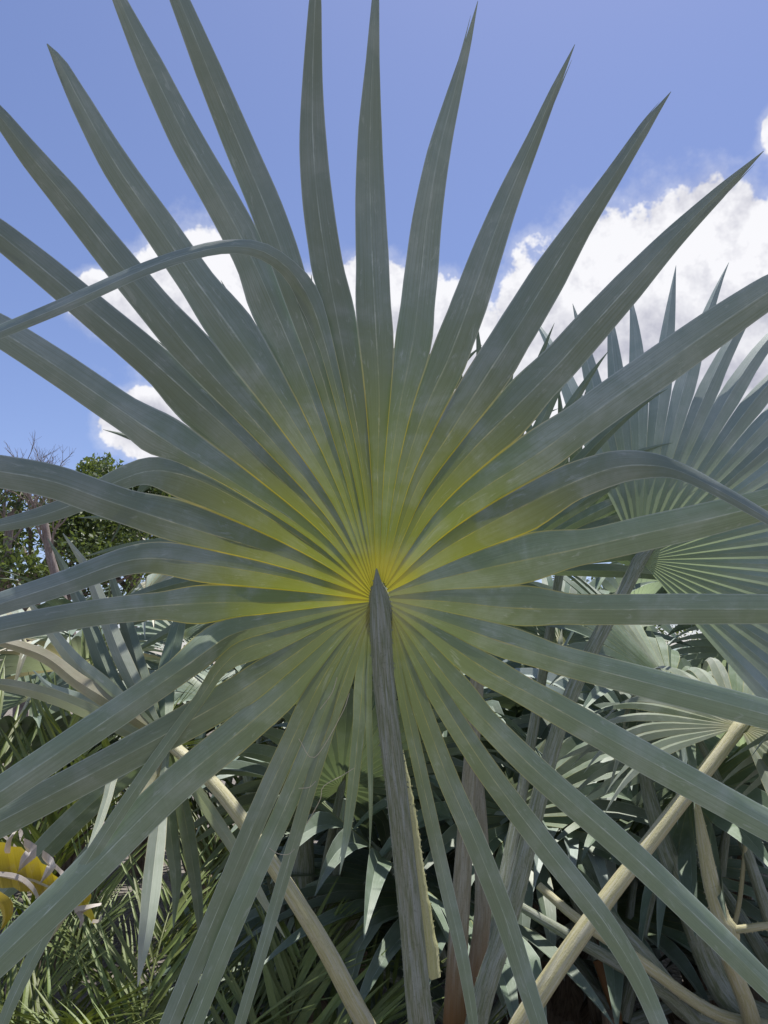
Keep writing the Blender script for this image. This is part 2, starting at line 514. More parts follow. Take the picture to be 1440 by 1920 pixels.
# midribs of the leaflets in photo pixels (x, y[, extra depth]), widths along the free part, radius where the pleats part
LEAF = [
 # name        midrib points                                                             widths(px) along the length           split to next
 dict(p=[(700,1150),(694,1200),(690,1300),(694,1420),(695,1520),(693,1600,.03)], w=[12,15,15,12,7,1], s=100),
 dict(p=[(699,1148),(686,1200),(676,1330),(662,1470),(649,1570),(637,1640)], w=[15,22,25,22,14,1], s=120),
 dict(p=[(698,1146),(675,1200),(640,1290),(592,1440),(545,1600),(495,1770),(450,1920),(430,1990)], w=[20,26,27,26,24,22,20,16], s=150),
 dict(p=[(697,1144),(664,1200),(622,1300),(545,1490),(455,1690),(362,1920),(330,2010)], w=[20,30,36,38,38,36,32], s=165),
 dict(p=[(696,1142),(655,1195),(598,1285),(505,1480),(415,1690),(318,1920),(290,1990)], w=[20,32,38,40,38,36,32], s=180),
 dict(p=[(695,1140),(640,1190),(555,1280),(440,1380),(310,1490),(150,1650),(0,1795),(-90,1880)], w=[20,40,58,66,66,64,60,50], s=215),
 dict(p=[(694,1137),(620,1178),(540,1235),(420,1315),(220,1425),(0,1540),(-80,1580)], w=[20,44,60,66,62,60,50], s=225),
 dict(p=[(693,1135),(600,1168),(520,1196),(455,1218),(415,1252),(375,1310),(295,1420),(190,1575),(110,1705),(30,1860,.0),(-10,1960)], w=[20,40,44,34,22,22,24,26,26,24,18], s=270),
 dict(p=[(692,1131),(600,1150),(520,1168),(440,1188,-.01),(395,1215,-.04),(330,1262,-.06),(200,1350,-.08),(0,1485,-.11),(-70,1530,-.12)], w=[20,44,56,60,50,50,54,56,48], s=290),
 dict(p=[(692,1127),(600,1128),(500,1130),(400,1130),(300,1136),(200,1146),(100,1162),(0,1182),(-80,1205)], w=[20,44,56,58,52,50,50,50,44], s=290),
 dict(p=[(692,1122),(600,1098),(500,1076),(400,1060),(330,1050),(270,1047),(215,1058,-.03),(120,1093,-.06),(0,1132,-.1),(-70,1155,-.12)], w=[20,44,58,62,60,56,50,46,42,36], s=345),
 dict(p=[(692,1118),(620,1080),(500,1034),(350,988),(200,938),(100,903),(0,884),(-90,872)], w=[20,40,62,68,66,64,62,52], s=405),
 dict(p=[(693,1114),(600,1035),(500,968),(400,912),(330,887),(275,884,.03),(215,905,.08),(150,940,.11),(80,966,.13),(0,985,.14),(-40,990,.14)], w=[20,46,60,62,54,44,40,38,34,24,10], s=440),
 dict(p=[(694,1110),(600,1015),(470,925),(340,845),(220,765),(110,690),(0,620),(-90,570)], w=[20,46,66,68,66,64,60,46], s=468),
 dict(p=[(695,1106),(610,985),(470,845),(350,735),(260,655),(180,588),(90,512),(0,440),(-80,380)], w=[20,46,66,68,66,62,58,52,38], s=525),
 dict(p=[(696,1103),(620,960),(500,815),(390,695),(290,575),(210,478),(130,378),(60,295),(0,218),(-60,145)], w=[20,46,64,70,66,62,56,46,32,8], s=560),
 dict(p=[(697,1100),(630,930),(540,775),(450,640),(370,530),(295,422),(215,305),(150,190),(112,118),(88,82)], w=[20,46,64,68,68,64,56,40,24,2], s=545),
 dict(p=[(699,1098),(642,910),(580,735),(520,590),(470,480),(420,385),(350,262),(285,130),(222,-4),(180,-95)], w=[18,44,62,66,68,66,62,50,26,3], s=620),
 dict(p=[(701,1096),(655,890),(605,710),(560,575),(528,470),(495,380),(448,270),(390,130),(335,-4),(290,-105)], w=[18,42,56,60,62,62,58,50,36,4], s=455),
 dict(p=[(703,1094),(668,880),(636,750),(608,640),(582,565,-.02),(545,508,-.06),(495,472,-.1),(440,462,-.13),(370,472,-.16),(270,505,-.2),(120,572,-.25),(0,622,-.28),(-60,648,-.29)], w=[18,40,50,50,46,34,32,27,25,26,28,26,16], s=520),
 dict(p=[(705,1092),(685,900),(658,740),(634,610),(612,490),(596,380),(587,270),(586,150),(591,0),(594,-90)], w=[16,36,50,58,60,58,52,38,24,8], s=500),
 dict(p=[(709,1090),(708,900),(711,750),(705,620),(698,480),(694,360),(694,240),(699,110),(704,0),(707,-70)], w=[16,34,52,60,62,56,44,26,14,3], s=420),
 dict(p=[(713,1090),(730,900),(750,760),(774,640),(789,520),(801,410),(822,290),(850,180),(876,85),(896,2)], w=[16,36,54,64,64,56,44,28,14,1], s=425),
 dict(p=[(717,1092),(752,910),(792,780),(842,670),(880,570),(915,470),(953,370),(1000,262),(1040,168),(1078,83)], w=[18,40,60,68,68,58,44,28,16,1], s=375),
 dict(p=[(720,1094),(778,920),(845,810),(915,700),(970,615),(1028,520),(1085,428),(1150,330),(1210,238),(1258,172)], w=[18,42,62,72,74,68,48,34,22,1], s=425),
 dict(p=[(722,1098),(800,950),(880,850),(960,770),(1040,690),(1110,612),(1180,535),(1260,448),(1350,360),(1432,283)], w=[18,44,64,72,72,68,60,42,24,1], s=375),
 dict(p=[(724,1102),(815,990),(900,920),(1010,850),(1130,762),(1250,678),(1340,615),(1440,548),(1520,500)], w=[18,44,62,72,76,76,72,62,40], s=350),
 dict(p=[(726,1108),(830,1032),(930,975),(1040,920),(1140,880),(1210,872),(1270,882,-.04),(1340,915,-.08),(1440,972,-.13),(1500,1008,-.16)], w=[18,42,62,70,66,52,32,26,22,14], s=290),
 dict(p=[(728,1114),(840,1082),(960,1055),(1080,1030),(1200,1002),(1320,975),(1440,945),(1520,925)], w=[18,42,58,64,66,64,58,44], s=250),
 dict(p=[(730,1122),(840,1128),(960,1140),(1100,1143),(1270,1142),(1440,1142),(1520,1142)], w=[18,42,52,58,58,56,50], s=225),
 dict(p=[(732,1130),(830,1165),(930,1200),(1060,1240),(1220,1282),(1440,1340),(1520,1362)], w=[18,38,50,56,58,56,50], s=200),
 dict(p=[(733,1138),(810,1186),(900,1248),(1040,1327),(1214,1424),(1440,1548),(1520,1592)], w=[18,36,48,56,58,56,50], s=185),
 dict(p=[(734,1146),(790,1208),(860,1298),(1000,1440),(1160,1580),(1300,1712),(1440,1850),(1500,1910)], w=[18,34,44,50,50,48,44,36], s=155),
 dict(p=[(735,1152),(768,1212),(815,1292),(910,1440),(1020,1585),(1130,1725),(1195,1830),(1240,1930),(1270,2000)], w=[16,30,38,44,45,42,36,32,26], s=125),
 dict(p=[(735,1158),(752,1215),(780,1298),(838,1455),(890,1575),(945,1715),(985,1840),(1012,1925),(1030,1990)], w=[14,26,34,40,41,40,36,32,26], s=110),
 dict(p=[(735,1164),(744,1230),(761,1320),(800,1500),(836,1660),(866,1790),(885,1900),(893,1965)], w=[12,20,25,26,26,24,20,12], s=0),
]
NP = 46
def main_leaf():
    curves, wid = [], []
    for L in LEAF:
        pts = np.array([(q[0], q[1], (q[2] if len(q) > 2 else 0.0)) for q in L['p']], float)
        # drop depth from the arc-length weighting by scaling it down
        c = catmull(np.c_[pts[:, :2], pts[:, 2] * 100], 140)
        c[:, 2] /= 100
        curves.append(c)
        # widths are given at the control points: find where each lies along the curve
        tq = [np.argmin(np.hypot(c[:, 0] - q[0], c[:, 1] - q[1])) for q in pts]
        tq[0], tq[-1] = 0, 139
        wid.append(np.interp(np.arange(140), tq, L['w']))
    rad = [np.hypot(c[:, 0] - HUB[0], c[:, 1] - HUB[1]) for c in curves]
    mono = [np.maximum.accumulate(r) for r in rad]
    nl = len(LEAF)

    def at_radius(i, r):
        k = min(int(np.searchsorted(mono[i], r)), 139)
        return curves[i][k]
    frond = None
    # hub: pointed hastula where the stalk runs out into the blade
    hb = MB()
    hp = [P(713, 1185, 1.315), P(713, 1160, 1.312), P(712, 1125, 1.308), P(709, 1098, 1.306), P(707, 1080, 1.308)]
    stalk(hb, hp, [0.030, 0.046, 0.044, 0.026, 0.006], -CF, n=20, thick=0.35)
    frond = hb.obj('frond', M_STALK, palm_a, palm_a)
    frond['label'] = 'huge pleated fan leaf with yellow heart'
    # stalk, running out into the pointed hastula
    pb = MB()
    pp = [P(706, 1066, 1.297), P(708, 1095, 1.29), P(710, 1122, 1.287), P(713, 1165, 1.29), P(722, 1300, 1.297), P(746, 1500, 1.31), P(772, 1740, 1.34), P(790, 1920, 1.38), P(815, 2050, 1.50), A_BASE]
    ax_ = np.linspace(0, 1, 100) * (np.linalg.norm(np.diff(np.array(pp), axis=0), axis=1).sum())
    cl_ = np.r_[0, np.cumsum(np.linalg.norm(np.diff(np.array(pp), axis=0), axis=1))]
    ww_ = np.interp(ax_, cl_, [0.002, 0.016, 0.027, 0.036, 0.036, 0.037, 0.041, 0.047, 0.055, 0.075])
    stalk(pb, pp, ww_, -CF, n=100, thick=0.7, teeth=150, tooth=0.0035)
    pb.obj('leaf_stalk', M_STALK, frond, palm_a)
    # pale wing along the right side of the stalk
    wb = MB()
    lf = catmull([P(744, 1405, 1.308), P(758, 1500, 1.314), P(774, 1640, 1.33), P(788, 1770, 1.35), P(794, 1832, 1.36)], 40)
    rt = catmull([P(756, 1405, 1.310), P(776, 1500, 1.322), P(797, 1640, 1.338), P(820, 1770, 1.36), P(826, 1832, 1.37)], 40)
    rt[1:-1] += rng.uniform(-0.0012, 0.0012, (38, 3))
    back = np.array([0, 0.016, 0])
    pts = np.stack([lf - 0.006 * CF, (lf + rt) / 2 - 0.009 * CF, rt, (lf + rt) / 2 + back, lf + back], 1)
    uv = np.zeros((40, 5, 2))
    uv[:, :, 0] = np.linspace(0, 1, 5)[None]
    uv[:, :, 1] = np.linspace(0, 0.45, 40)[:, None]
    wb.grid(pts, uv)
    for k in range(46):
        i = random.randrange(4, 39)
        h = random.uniform(0.0015, 0.004)
        d = unit(rt[i] - lf[i])
        tn = unit(rt[i] - rt[i - 1])
        wb.poly([rt[i] - tn * h * .6, rt[i] + tn * h * .6, rt[i] + d * h + tn * h * random.uniform(-1, 1)])
    wb.obj('stalk_wing', M_MARGIN, frond, palm_a)

    for i in range(nl):
        c, W, r = curves[i], wid[i], mono[i]
        idx = np.linspace(0, 139, NP).round().astype(int)
        sl_ = LEAF[i - 1]['s'] if i > 0 else 0
        sr_ = LEAF[i]['s'] if i < nl - 1 else 0
        tan = np.gradient(c[:, :2], axis=0)
        tan = tan / np.linalg.norm(tan, axis=1, keepdims=True)
        nor = np.c_[-tan[:, 1], tan[:, 0]]       # to the clockwise side (next leaflet)
        tw = random.uniform(-0.22, 0.22)
        Lp, Mp, Rp, vl = [], [], [], []
        acc = 0.0
        prev = None
        for k in idx:
            x, y, dz = c[k]
            hw = W[k] / 2
            e = []
            for (sgn, j, sp) in ((-1, i - 1, sl_), (1, i + 1, sr_)):
                free = np.array([x, y]) + sgn * nor[k] * hw
                dfree = dz + hw * S_ * D0 * math.tan(R_(17))
                if r[k] < sp + 130 and 0 <= j < nl:
                    q = at_radius(j, r[k])
                    bd = np.array([(x + q[0]) / 2, (y + q[1]) / 2])
                    g = np.hypot(*(bd - (x, y)))
                    dbd = (dz + q[2]) / 2 + g * S_ * D0 * math.tan(R_(20))
                    f = min(max((r[k] - sp) / 130.0, 0), 1)
                    f = f * f * (3 - 2 * f)
                    free = bd * (1 - f) + free * f
                    dfree = dbd * (1 - f) + dfree * f
                far = max(0.0, (r[k] - max(sp, 150)) / 700.0)
                dfree += sgn * tw * far * hw * S_ * D0
                e.append((free[0], free[1], dfree))
            # the blade is slightly dished, the outer ends lean a little towards the viewer
            dish = D0 + 0.03 * math.sin(min(r[k] / 500.0, 2.2) * 1.4) - 0.05 * (r[k] / 1000.0) ** 2
            wob = 0.006 * math.sin(k * 0.11 + i * 2.3) * min(r[k] / 500.0, 1)
            m3 = P(x, y, dish + dz + wob)
            if prev is not None:
                acc += np.linalg.norm(m3 - prev)
            prev = m3
            Mp.append(m3)
            Lp.append(P(e[0][0], e[0][1], dish + wob + e[0][2]))
            Rp.append(P(e[1][0], e[1][1], dish + wob + e[1][2]))
            vl.append(acc)
        mb = MB()
        hwv = np.linalg.norm(np.array(Rp) - np.array(Lp), axis=1)
        blade(mb, Lp, Mp, Rp, np.array(vl), bow=-CF[None] * (hwv * 0.035)[:, None])
        if i in (14, 15, 16, 22, 23, 24, 25, 1):          # frayed tip: a splinter parted from the edge
            q0 = NP - 8
            E = np.array(Rp if i % 2 else Lp)
            Mq = np.array(Mp)
            tip = Mq[-1] + unit(Mq[-1] - Mq[-4]) * 0.004
            sd_ = unit(E[q0] - Mq[q0])
            end = Mq[-1] - unit(Mq[-1] - Mq[-4]) * 0.022 + sd_ * 0.006
            c_ = catmull([(E[q0] + Mq[q0]) / 2, (E[q0 + 3] * 0.8 + Mq[q0 + 3] * 0.2) + sd_ * 0.001, end], 8)
            wv_ = np.linspace(0.006, 0.0004, 8)[:, None]
            mb.grid(np.stack([c_ - sd_ * wv_ / 2, c_ + sd_ * wv_ / 2], 1), np.stack([np.tile([0.3, 0.9], (8, 1)), np.tile([0.4, 0.9], (8, 1))], 1))
        mb.obj('leaflet', M_MAIN if 9 <= i <= 27 else M_MAIN2, frond, palm_a)
    # a few loose fibres hanging from the pleats
    for pts in ([(560, 1385, 1.27), (590, 1420, 1.262), (640, 1340, 1.262), (655, 1300, 1.27)],
                [(575, 1545, 1.28), (600, 1500, 1.262), (606, 1475, 1.258), (640, 1455, 1.26), (664, 1440, 1.275)],
                [(505, 1590, 1.28), (520, 1600, 1.262), (540, 1602, 1.262), (552, 1592, 1.28)],
                [(560, 1478, 1.27), (580, 1476, 1.26), (592, 1465, 1.272)],
                [(600, 1330, 1.27), (622, 1300, 1.262), (632, 1270, 1.275)]):
        fb_ = MB()
        stalk(fb_, [P(*q) for q in pts], [0.0010, 0.0012, 0.0010], -CF, n=20)
        fb_.obj('loose_fibre', M_FIBRE, frond, palm_a)
main_leaf()

# ------------------------------------------------------------------ generic fan fronds
def fan_frond(palm, hub, base, axis, normal, R, nseg, spread, mat, smat, wbase=0.045, whub=0.026, droop=0.25, cup=0.0,
              split=0.5, kink=0.15, fold=26, via=None, seed=0, skew=0.0, alt=None, altp=0.0, face=None, teeth=0, rows=18, tipcurl=0.0):
    """one frond: hub mesh > leaf_stalk, leaflets.  axis = way the middle leaflet points, normal = side the ridges face"""
    rd = random.Random(seed)
    hub, base = np.asarray(hub, float), np.asarray(base, float)
    a = unit(axis)
    n = unit(np.asarray(normal, float) - a * np.dot(a, normal))
    s = np.cross(n, a)
    fc = n if face is None else np.asarray(face, float)
    tend = unit(hub - (via[-1] if via else base))
    hb = MB()
    stalk(hb, [hub - tend * 0.03, hub, hub + (a + tend) * 0.02, hub + (a + tend) * 0.04], [whub * 1.02, whub, whub * 0.5, 0.002], fc, n=10)
    frond = hb.obj('frond', smat, palm, palm)
    pb = MB()
    if via is None:
        mid = (hub + base) / 2 + np.array([0, 0, 0.10 * np.linalg.norm(hub - base)])
        via = [mid]
    stalk(pb, [hub - tend * 0.012] + [np.asarray(q) for q in via[::-1]] + [base], [whub, whub * 1.1, (whub + wbase) / 2, wbase], fc, n=34, teeth=teeth)
    pb.obj('leaf_stalk', smat, frond, palm)
    dth = R_(spread) / nseg
    g = np.array([0, 0, -1.0])
    prevs = [split * rd.uniform(0.85, 1.1) for _ in range(nseg + 1)]
    for k in range(nseg):
        th = -R_(spread) / 2 + (k + 0.5) * dth
        Rk = R * (0.80 + 0.20 * math.cos(th * 0.75 + skew)) * rd.uniform(0.90, 1.04)
        d0 = math.cos(th) * a + math.sin(th) * s
        cr = -math.sin(th) * a + math.cos(th) * s
        dr = droop * rd.uniform(0.6, 1.5)
        isk = rd.random() < kink
        tk = rd.uniform(0.5, 0.72)
        side = rd.uniform(-0.10, 0.10)
        twist = rd.uniform(-0.5, 0.5)
        t = np.linspace(0.012, 1, rows) ** 1.0
        p = np.zeros((rows, 3))
        p[0] = hub + d0 * Rk * t[0]
        dirc = d0.copy()
        Lp, Mp, Rp = [], [], []
        for q in range(rows):
            tt = t[q]
            if q:
                over = max(0.0, tt - split * 0.8)
                dirc = unit(d0 + g * dr * (over * 2.2) ** 1.6 + cr * side * over * 2 - n * cup * tt)
                if isk and tt > tk:
                    dirc = unit(dirc * 0.55 + g * min(1.0, (tt - tk) * 9) * 1.1 + n * 0.15)
                p[q] = p[q - 1] + dirc * Rk * (t[q] - t[q - 1])
            cc = unit(cr - dirc * np.dot(cr, dirc))
            nn = unit(np.cross(dirc, cc))
            if np.dot(nn, n) < 0:
                nn = -nn
            hw = dth * min(tt * Rk, R * split) / 2
            u = max(0.0, (tt - split) / (1 - split))
            hw *= max(0.02, (1 - u ** 1.7)) * (1.0 - 0.12 * min(1, u * 4))
            tw = twist * u
            c2 = cc * math.cos(tw) + nn * math.sin(tw)
            n2 = nn * math.cos(tw) - cc * math.sin(tw)
            h = hw * math.tan(R_(fold))
            Mp.append(p[q])
            Lp.append(p[q] - c2 * hw - n2 * h)
            Rp.append(p[q] + c2 * hw - n2 * h)
        mb = MB()
        blade(mb, Lp, Mp, Rp, t * Rk)
        mm = mat if (alt is None or rd.random() > altp) else alt
        mb.obj('leaflet', mm, frond, palm)
    return frond

def toward_cam(p, roll_right=0.0, up=0.0):
    """unit vector from p to the camera, swung to the right / upwards"""
    v = unit(CAM - np.asarray(p))
    return unit(v + CR * roll_right + np.array([0, 0, up]))

def frond_px(palm, hub, base, tip, R, nseg, spread, mat, smat, nr=0.0, nu=0.0, via=None, **kw):
    h = P(*hub)
    ax = P(*tip) - h
    fan_frond(palm, h, base if isinstance(base, np.ndarray) else P(*base), ax, toward_cam(h, nr, nu), R, nseg, spread, mat, smat,
              via=[P(*q) for q in via] if via else None, **kw)

def crown_stump(palm, base, r=0.12, top=None):
    """short trunk wrapped in old leaf bases"""
    root = np.array(palm.location)
    top = np.asarray(base, float)
    tb = MB()
    rows, uvs = [], []
    n = 14
    for i in range(n + 1):
        f = i / n
        z = -0.05 + (top[2] + 0.06) * f
        rr = r * (1.15 - 0.25 * f + 0.12 * math.sin(i * 2.4)) * (0.35 if i == n else 1)
        rows.append([(root[0] + (top[0] - root[0]) * f + rr * math.cos(x), root[1] + (top[1] - root[1]) * f + rr * math.sin(x), z) for x in np.linspace(0, 2 * math.pi, 17)])
        uvs.append([(x, z) for x in np.linspace(0, 1, 17)])
    tb.grid(rows, uvs)
    tb.obj('trunk', M_BARK, palm, palm)
    # stubs of cut leaf bases
    for k in range(9):
        an = k * 2.4
        z0 = top[2] * (0.15 + 0.08 * k)
        d = np.array([math.cos(an), math.sin(an), 0])
        q0 = np.array([root[0], root[1], z0]) + d * r * 0.6
        sb = MB()
        stalk(sb, [q0, q0 + d * r * 0.8 + np.array([0, 0, 0.10]), q0 + d * r * 1.1 + np.array([0, 0, 0.2])], [0.08, 0.06, 0.045], d, n=8)
        sb.obj('leaf_base', M_BARK, palm, palm)
crown_stump(palm_a, A_BASE)

# other fronds of the same palm ------------------------------------------------
# blue frond at the right, its stalk running down to the crown
frond_px(palm_a, (1200, 1050, 1.95), A_BASE, (1420, 930, 1.90), 0.95, 25, 166, M_BLUE, M_STALK, nr=-0.25, nu=0.25, droop=0.32, split=0.54,
         kink=0.06, via=[(900, 1890, 1.72), (960, 1700, 1.76), (1060, 1330, 1.86)], seed=3, wbase=0.06, whub=0.034, face=-CF + CR * -0.5, teeth=60)
# low right frond on the sunlit stalk
frond_px(palm_a, (1388, 1362, 1.90), A_BASE, (1500, 1200, 2.15), 0.56, 30, 290, M_PALE, M_STALKY, nr=-0.1, nu=1.2, droop=0.7, split=0.42,
         kink=0.2, via=[(950, 1965, 1.71), (1080, 1765, 1.75), (1230, 1565, 1.82)], seed=5, wbase=0.058, whub=0.036, face=np.array([-0.5, -0.5, 0.7]), alt=M_BACK, altp=0.35)
# low left frond, drooping, sunlit tips: leaflets followed one by one
def traced_frond(palm, hub, via, base, leaves, smat, wst, face):
    h = P(*hub)
    pts = [h] + [P(*q) for q in via] + [base]
    d = unit(pts[0] - pts[1])
    hb = MB()
    stalk(hb, [h - d * 0.03, h, h + d * 0.03], [wst[0], wst[0], 0.004], face, n=8)
    fr = hb.obj('frond', smat, palm, palm)
    sb = MB()
    stalk(sb, pts, wst, face, n=44, teeth=40)
    sb.obj('leaf_stalk', smat, fr, palm)
    for k, (lp, ww, mt) in enumerate(leaves):
        c = catmull([hub] + lp, 30)
        wd = np.interp(np.linspace(0, 1, 30), np.linspace(0, 1, len(ww)), ww)
        tn = np.gradient(c[:, :2], axis=0)
        tn /= np.linalg.norm(tn, axis=1, keepdims=True)
        nr = np.c_[-tn[:, 1], tn[:, 0]]
        M3 = np.array([P(*q) for q in c])
        fo = math.tan(R_(24)) * S_ * 1.7
        tw = 0.25 * math.sin(k * 2.7)
        E = []
        for sg in (-1, 1):
            E.append(np.array([P(c[i, 0] + sg * nr[i, 0] * wd[i] / 2, c[i, 1] + sg * nr[i, 1] * wd[i] / 2,
                                 c[i, 2] + wd[i] / 2 * fo * (1 + sg * tw * 3)) for i in range(30)]))
        L = np.r_[0, np.cumsum(np.linalg.norm(np.diff(M3, axis=0), axis=1))]
        mb = MB()
        blade(mb, E[0], M3, E[1], L + 0.06)
        mb.obj('leaflet', mt, fr, palm)
traced_frond(palm_a, (318, 1392, 1.72), [(430, 1505, 1.66), (590, 1745, 1.60), (700, 1945, 1.62)], A_BASE, [
    ([(283, 1340, 1.76), (233, 1243, 1.86), (198, 1155, 1.95), (165, 1070, 2.02), (118, 1000, 2.06)], [8, 30, 34, 28, 20, 2], M_PALE),
    ([(262, 1345, 1.76), (210, 1280, 1.84), (165, 1167, 1.95), (128, 1080, 2.02), (90, 1010, 2.05)], [8, 32, 38, 30, 20, 2], M_BACK),
    ([(250, 1335, 1.75), (187, 1280, 1.82), (140, 1240, 1.88), (95, 1183, 1.93), (40, 1110, 1.98)], [8, 30, 36, 30, 20, 2], M_PALE),
    ([(245, 1340, 1.74), (200, 1311, 1.79), (143, 1275, 1.83), (83, 1230, 1.84), (0, 1203, 1.80), (-60, 1200, 1.76)], [8, 28, 34, 30, 26, 20, 4], M_DRY),
    ([(250, 1376, 1.73), (167, 1334, 1.75), (83, 1301, 1.76), (0, 1283, 1.74), (-70, 1280, 1.70)], [8, 26, 30, 28, 24, 4], M_PALE),
    ([(270, 1365, 1.78), (180, 1320, 1.84), (100, 1290, 1.86), (62, 1257, 1.86)], [8, 26, 24, 18, 2], M_BLUE),
    ([(290, 1345, 1.78), (262, 1260, 1.88), (240, 1180, 1.96), (212, 1090, 2.02), (205, 1040, 2.05)], [8, 30, 34, 28, 18, 2], M_BACK),
    ([(310, 1350, 1.80), (312, 1270, 1.90), (330, 1190, 1.98), (352, 1110, 2.04)], [8, 34, 36, 28, 4], M_BACK),
    ([(260, 1418, 1.68), (217, 1446, 1.62), (200, 1500, 1.55), (180, 1560, 1.48), (158, 1612, 1.42)], [6, 20, 20, 17, 14, 2], M_PALE),
    ([(296, 1450, 1.68), (262, 1505, 1.62), (205, 1580, 1.54), (150, 1660, 1.47), (82, 1778, 1.42)], [6, 22, 28, 26, 22, 2], M_DRY),
    ([(309, 1440, 1.68), (302, 1510, 1.60), (290, 1610, 1.50), (276, 1730, 1.40), (258, 1850, 1.35)], [6, 22, 34, 36, 26, 1], M_PALE),
    ([(326, 1450, 1.72), (342, 1510, 1.72), (358, 1600, 1.72), (372, 1700, 1.73), (376, 1780, 1.74)], [6, 26, 30, 26, 18, 2], M_BACK),
    ([(342, 1440, 1.72), (386, 1510, 1.72), (445, 1600, 1.71), (500, 1700, 1.71), (534, 1758, 1.72)], [6, 22, 26, 22, 16, 2], M_PALE),
    ([(280, 1425, 1.76), (205, 1478, 1.80), (115, 1560, 1.82), (30, 1650, 1.82), (-40, 1720, 1.82)], [6, 34, 44, 44, 36, 10], M_BACK),
    ([(300, 1440, 1.77), (240, 1520, 1.80), (150, 1620, 1.82), (90, 1690, 1.83)], [6, 30, 36, 26, 2], M_BACK),
    ([(315, 1445, 1.75), (318, 1540, 1.76), (330, 1650, 1.77), (325, 1740, 1.78)], [6, 28, 30, 20, 2], M_BACK),
], M_STALKY, [0.03, 0.034, 0.042, 0.05, 0.06], np.array([0.5, -0.5, 0.7]))
# two fronds hidden behind the big leaf: their tips show in its gaps
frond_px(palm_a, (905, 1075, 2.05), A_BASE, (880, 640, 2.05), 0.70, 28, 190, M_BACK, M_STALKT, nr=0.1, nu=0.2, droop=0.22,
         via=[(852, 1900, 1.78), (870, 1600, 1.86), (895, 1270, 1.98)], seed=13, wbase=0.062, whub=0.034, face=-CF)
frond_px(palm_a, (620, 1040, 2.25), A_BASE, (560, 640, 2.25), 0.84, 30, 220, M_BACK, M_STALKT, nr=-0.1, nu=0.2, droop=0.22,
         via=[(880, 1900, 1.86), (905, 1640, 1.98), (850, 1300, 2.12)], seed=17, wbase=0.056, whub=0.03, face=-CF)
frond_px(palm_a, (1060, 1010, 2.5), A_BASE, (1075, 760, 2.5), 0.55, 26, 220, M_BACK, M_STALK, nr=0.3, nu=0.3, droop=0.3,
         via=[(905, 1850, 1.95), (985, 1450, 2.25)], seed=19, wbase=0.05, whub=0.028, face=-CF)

# ------------------------------------------------------------------ neighbouring fan palms
def wild_palm(base, nfr, label, R, seed, mat, smat, height, group='silver fan palms', az0=0.0, lean=0.5, nseg=26, alt=None, altp=0.0, azs=None, front=1.0):
    rd = random.Random(seed)
    base = np.asarray(base, float)
    pal = thing('fan_palm', np.array([base[0], base[1], 0.0]), label, 'palm', group)
    crown_stump(pal, base, r=0.11)
    for k in range(nfr):
        an = az0 + k * 2.399 + rd.uniform(-0.2, 0.2) if azs is None else azs[k]
        f = (k + 0.5) / nfr
        tilt = R_(15 + 62 * f) * lean * 1.3
        d = np.array([math.cos(an) * math.sin(tilt), math.sin(an) * math.sin(tilt), math.cos(tilt)])
        if -math.sin(an) > front and f > 0.25:      # leaves cut away on the path side
            continue
        Lp = height * rd.uniform(0.75, 1.05) * (1.0 - 0.25 * f)
        hub = base + d * Lp - np.array([0, 0, 0.12 * f * Lp])
        rel_ = hub - CAM
        dp_ = rel_ @ CF
        if 720 + rel_ @ CR / dp_ / S_ < 480 and 960 - rel_ @ CU / dp_ / S_ > 1480:   # the feather palms crowd them out here
            continue
        out = np.array([math.cos(an), math.sin(an), 0])
        ax = unit(d + out * 0.35 - np.array([0, 0, 0.15 + 0.6 * f]))
        nrm = unit(np.cross(np.cross(ax, out * -1 + np.array([0, 0, 1.0])), ax))
        nrm = -nrm + out * 0.2
        fan_frond(pal, hub, base + d * 0.02, ax, nrm, R * rd.uniform(0.85, 1.1), nseg, rd.uniform(230, 290), mat, smat,
                  droop=rd.uniform(0.25, 0.6), seed=seed * 31 + k, kink=0.12, alt=alt, altp=altp, rows=13, wbase=0.055)
    return pal

def gp(px, d, z):
    """ground-plan point under photo column px at depth about d, height z"""
    p = P(px, 1250, d)
    return np.array([p[0], p[1], z])

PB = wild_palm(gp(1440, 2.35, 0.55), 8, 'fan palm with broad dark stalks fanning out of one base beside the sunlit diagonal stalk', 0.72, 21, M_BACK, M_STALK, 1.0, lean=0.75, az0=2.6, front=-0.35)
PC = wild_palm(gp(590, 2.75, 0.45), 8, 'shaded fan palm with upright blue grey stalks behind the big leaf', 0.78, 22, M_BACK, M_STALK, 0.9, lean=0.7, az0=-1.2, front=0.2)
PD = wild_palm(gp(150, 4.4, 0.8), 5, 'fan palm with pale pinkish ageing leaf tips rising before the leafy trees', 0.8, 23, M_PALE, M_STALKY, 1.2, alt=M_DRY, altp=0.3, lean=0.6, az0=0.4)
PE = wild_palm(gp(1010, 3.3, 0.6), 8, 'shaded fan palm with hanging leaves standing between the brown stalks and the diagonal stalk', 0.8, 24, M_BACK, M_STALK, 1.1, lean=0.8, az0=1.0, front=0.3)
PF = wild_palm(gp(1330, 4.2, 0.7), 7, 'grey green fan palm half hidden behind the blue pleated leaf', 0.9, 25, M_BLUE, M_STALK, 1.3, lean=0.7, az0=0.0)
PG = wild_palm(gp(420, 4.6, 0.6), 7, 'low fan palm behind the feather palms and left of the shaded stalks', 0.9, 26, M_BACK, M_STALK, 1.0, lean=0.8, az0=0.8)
PH = wild_palm(gp(800, 5.2, 0.8), 7, 'fan palm farthest behind the stalk of the big leaf', 0.95, 27, M_BACK, M_STALK, 1.2, lean=0.8, az0=2.0)

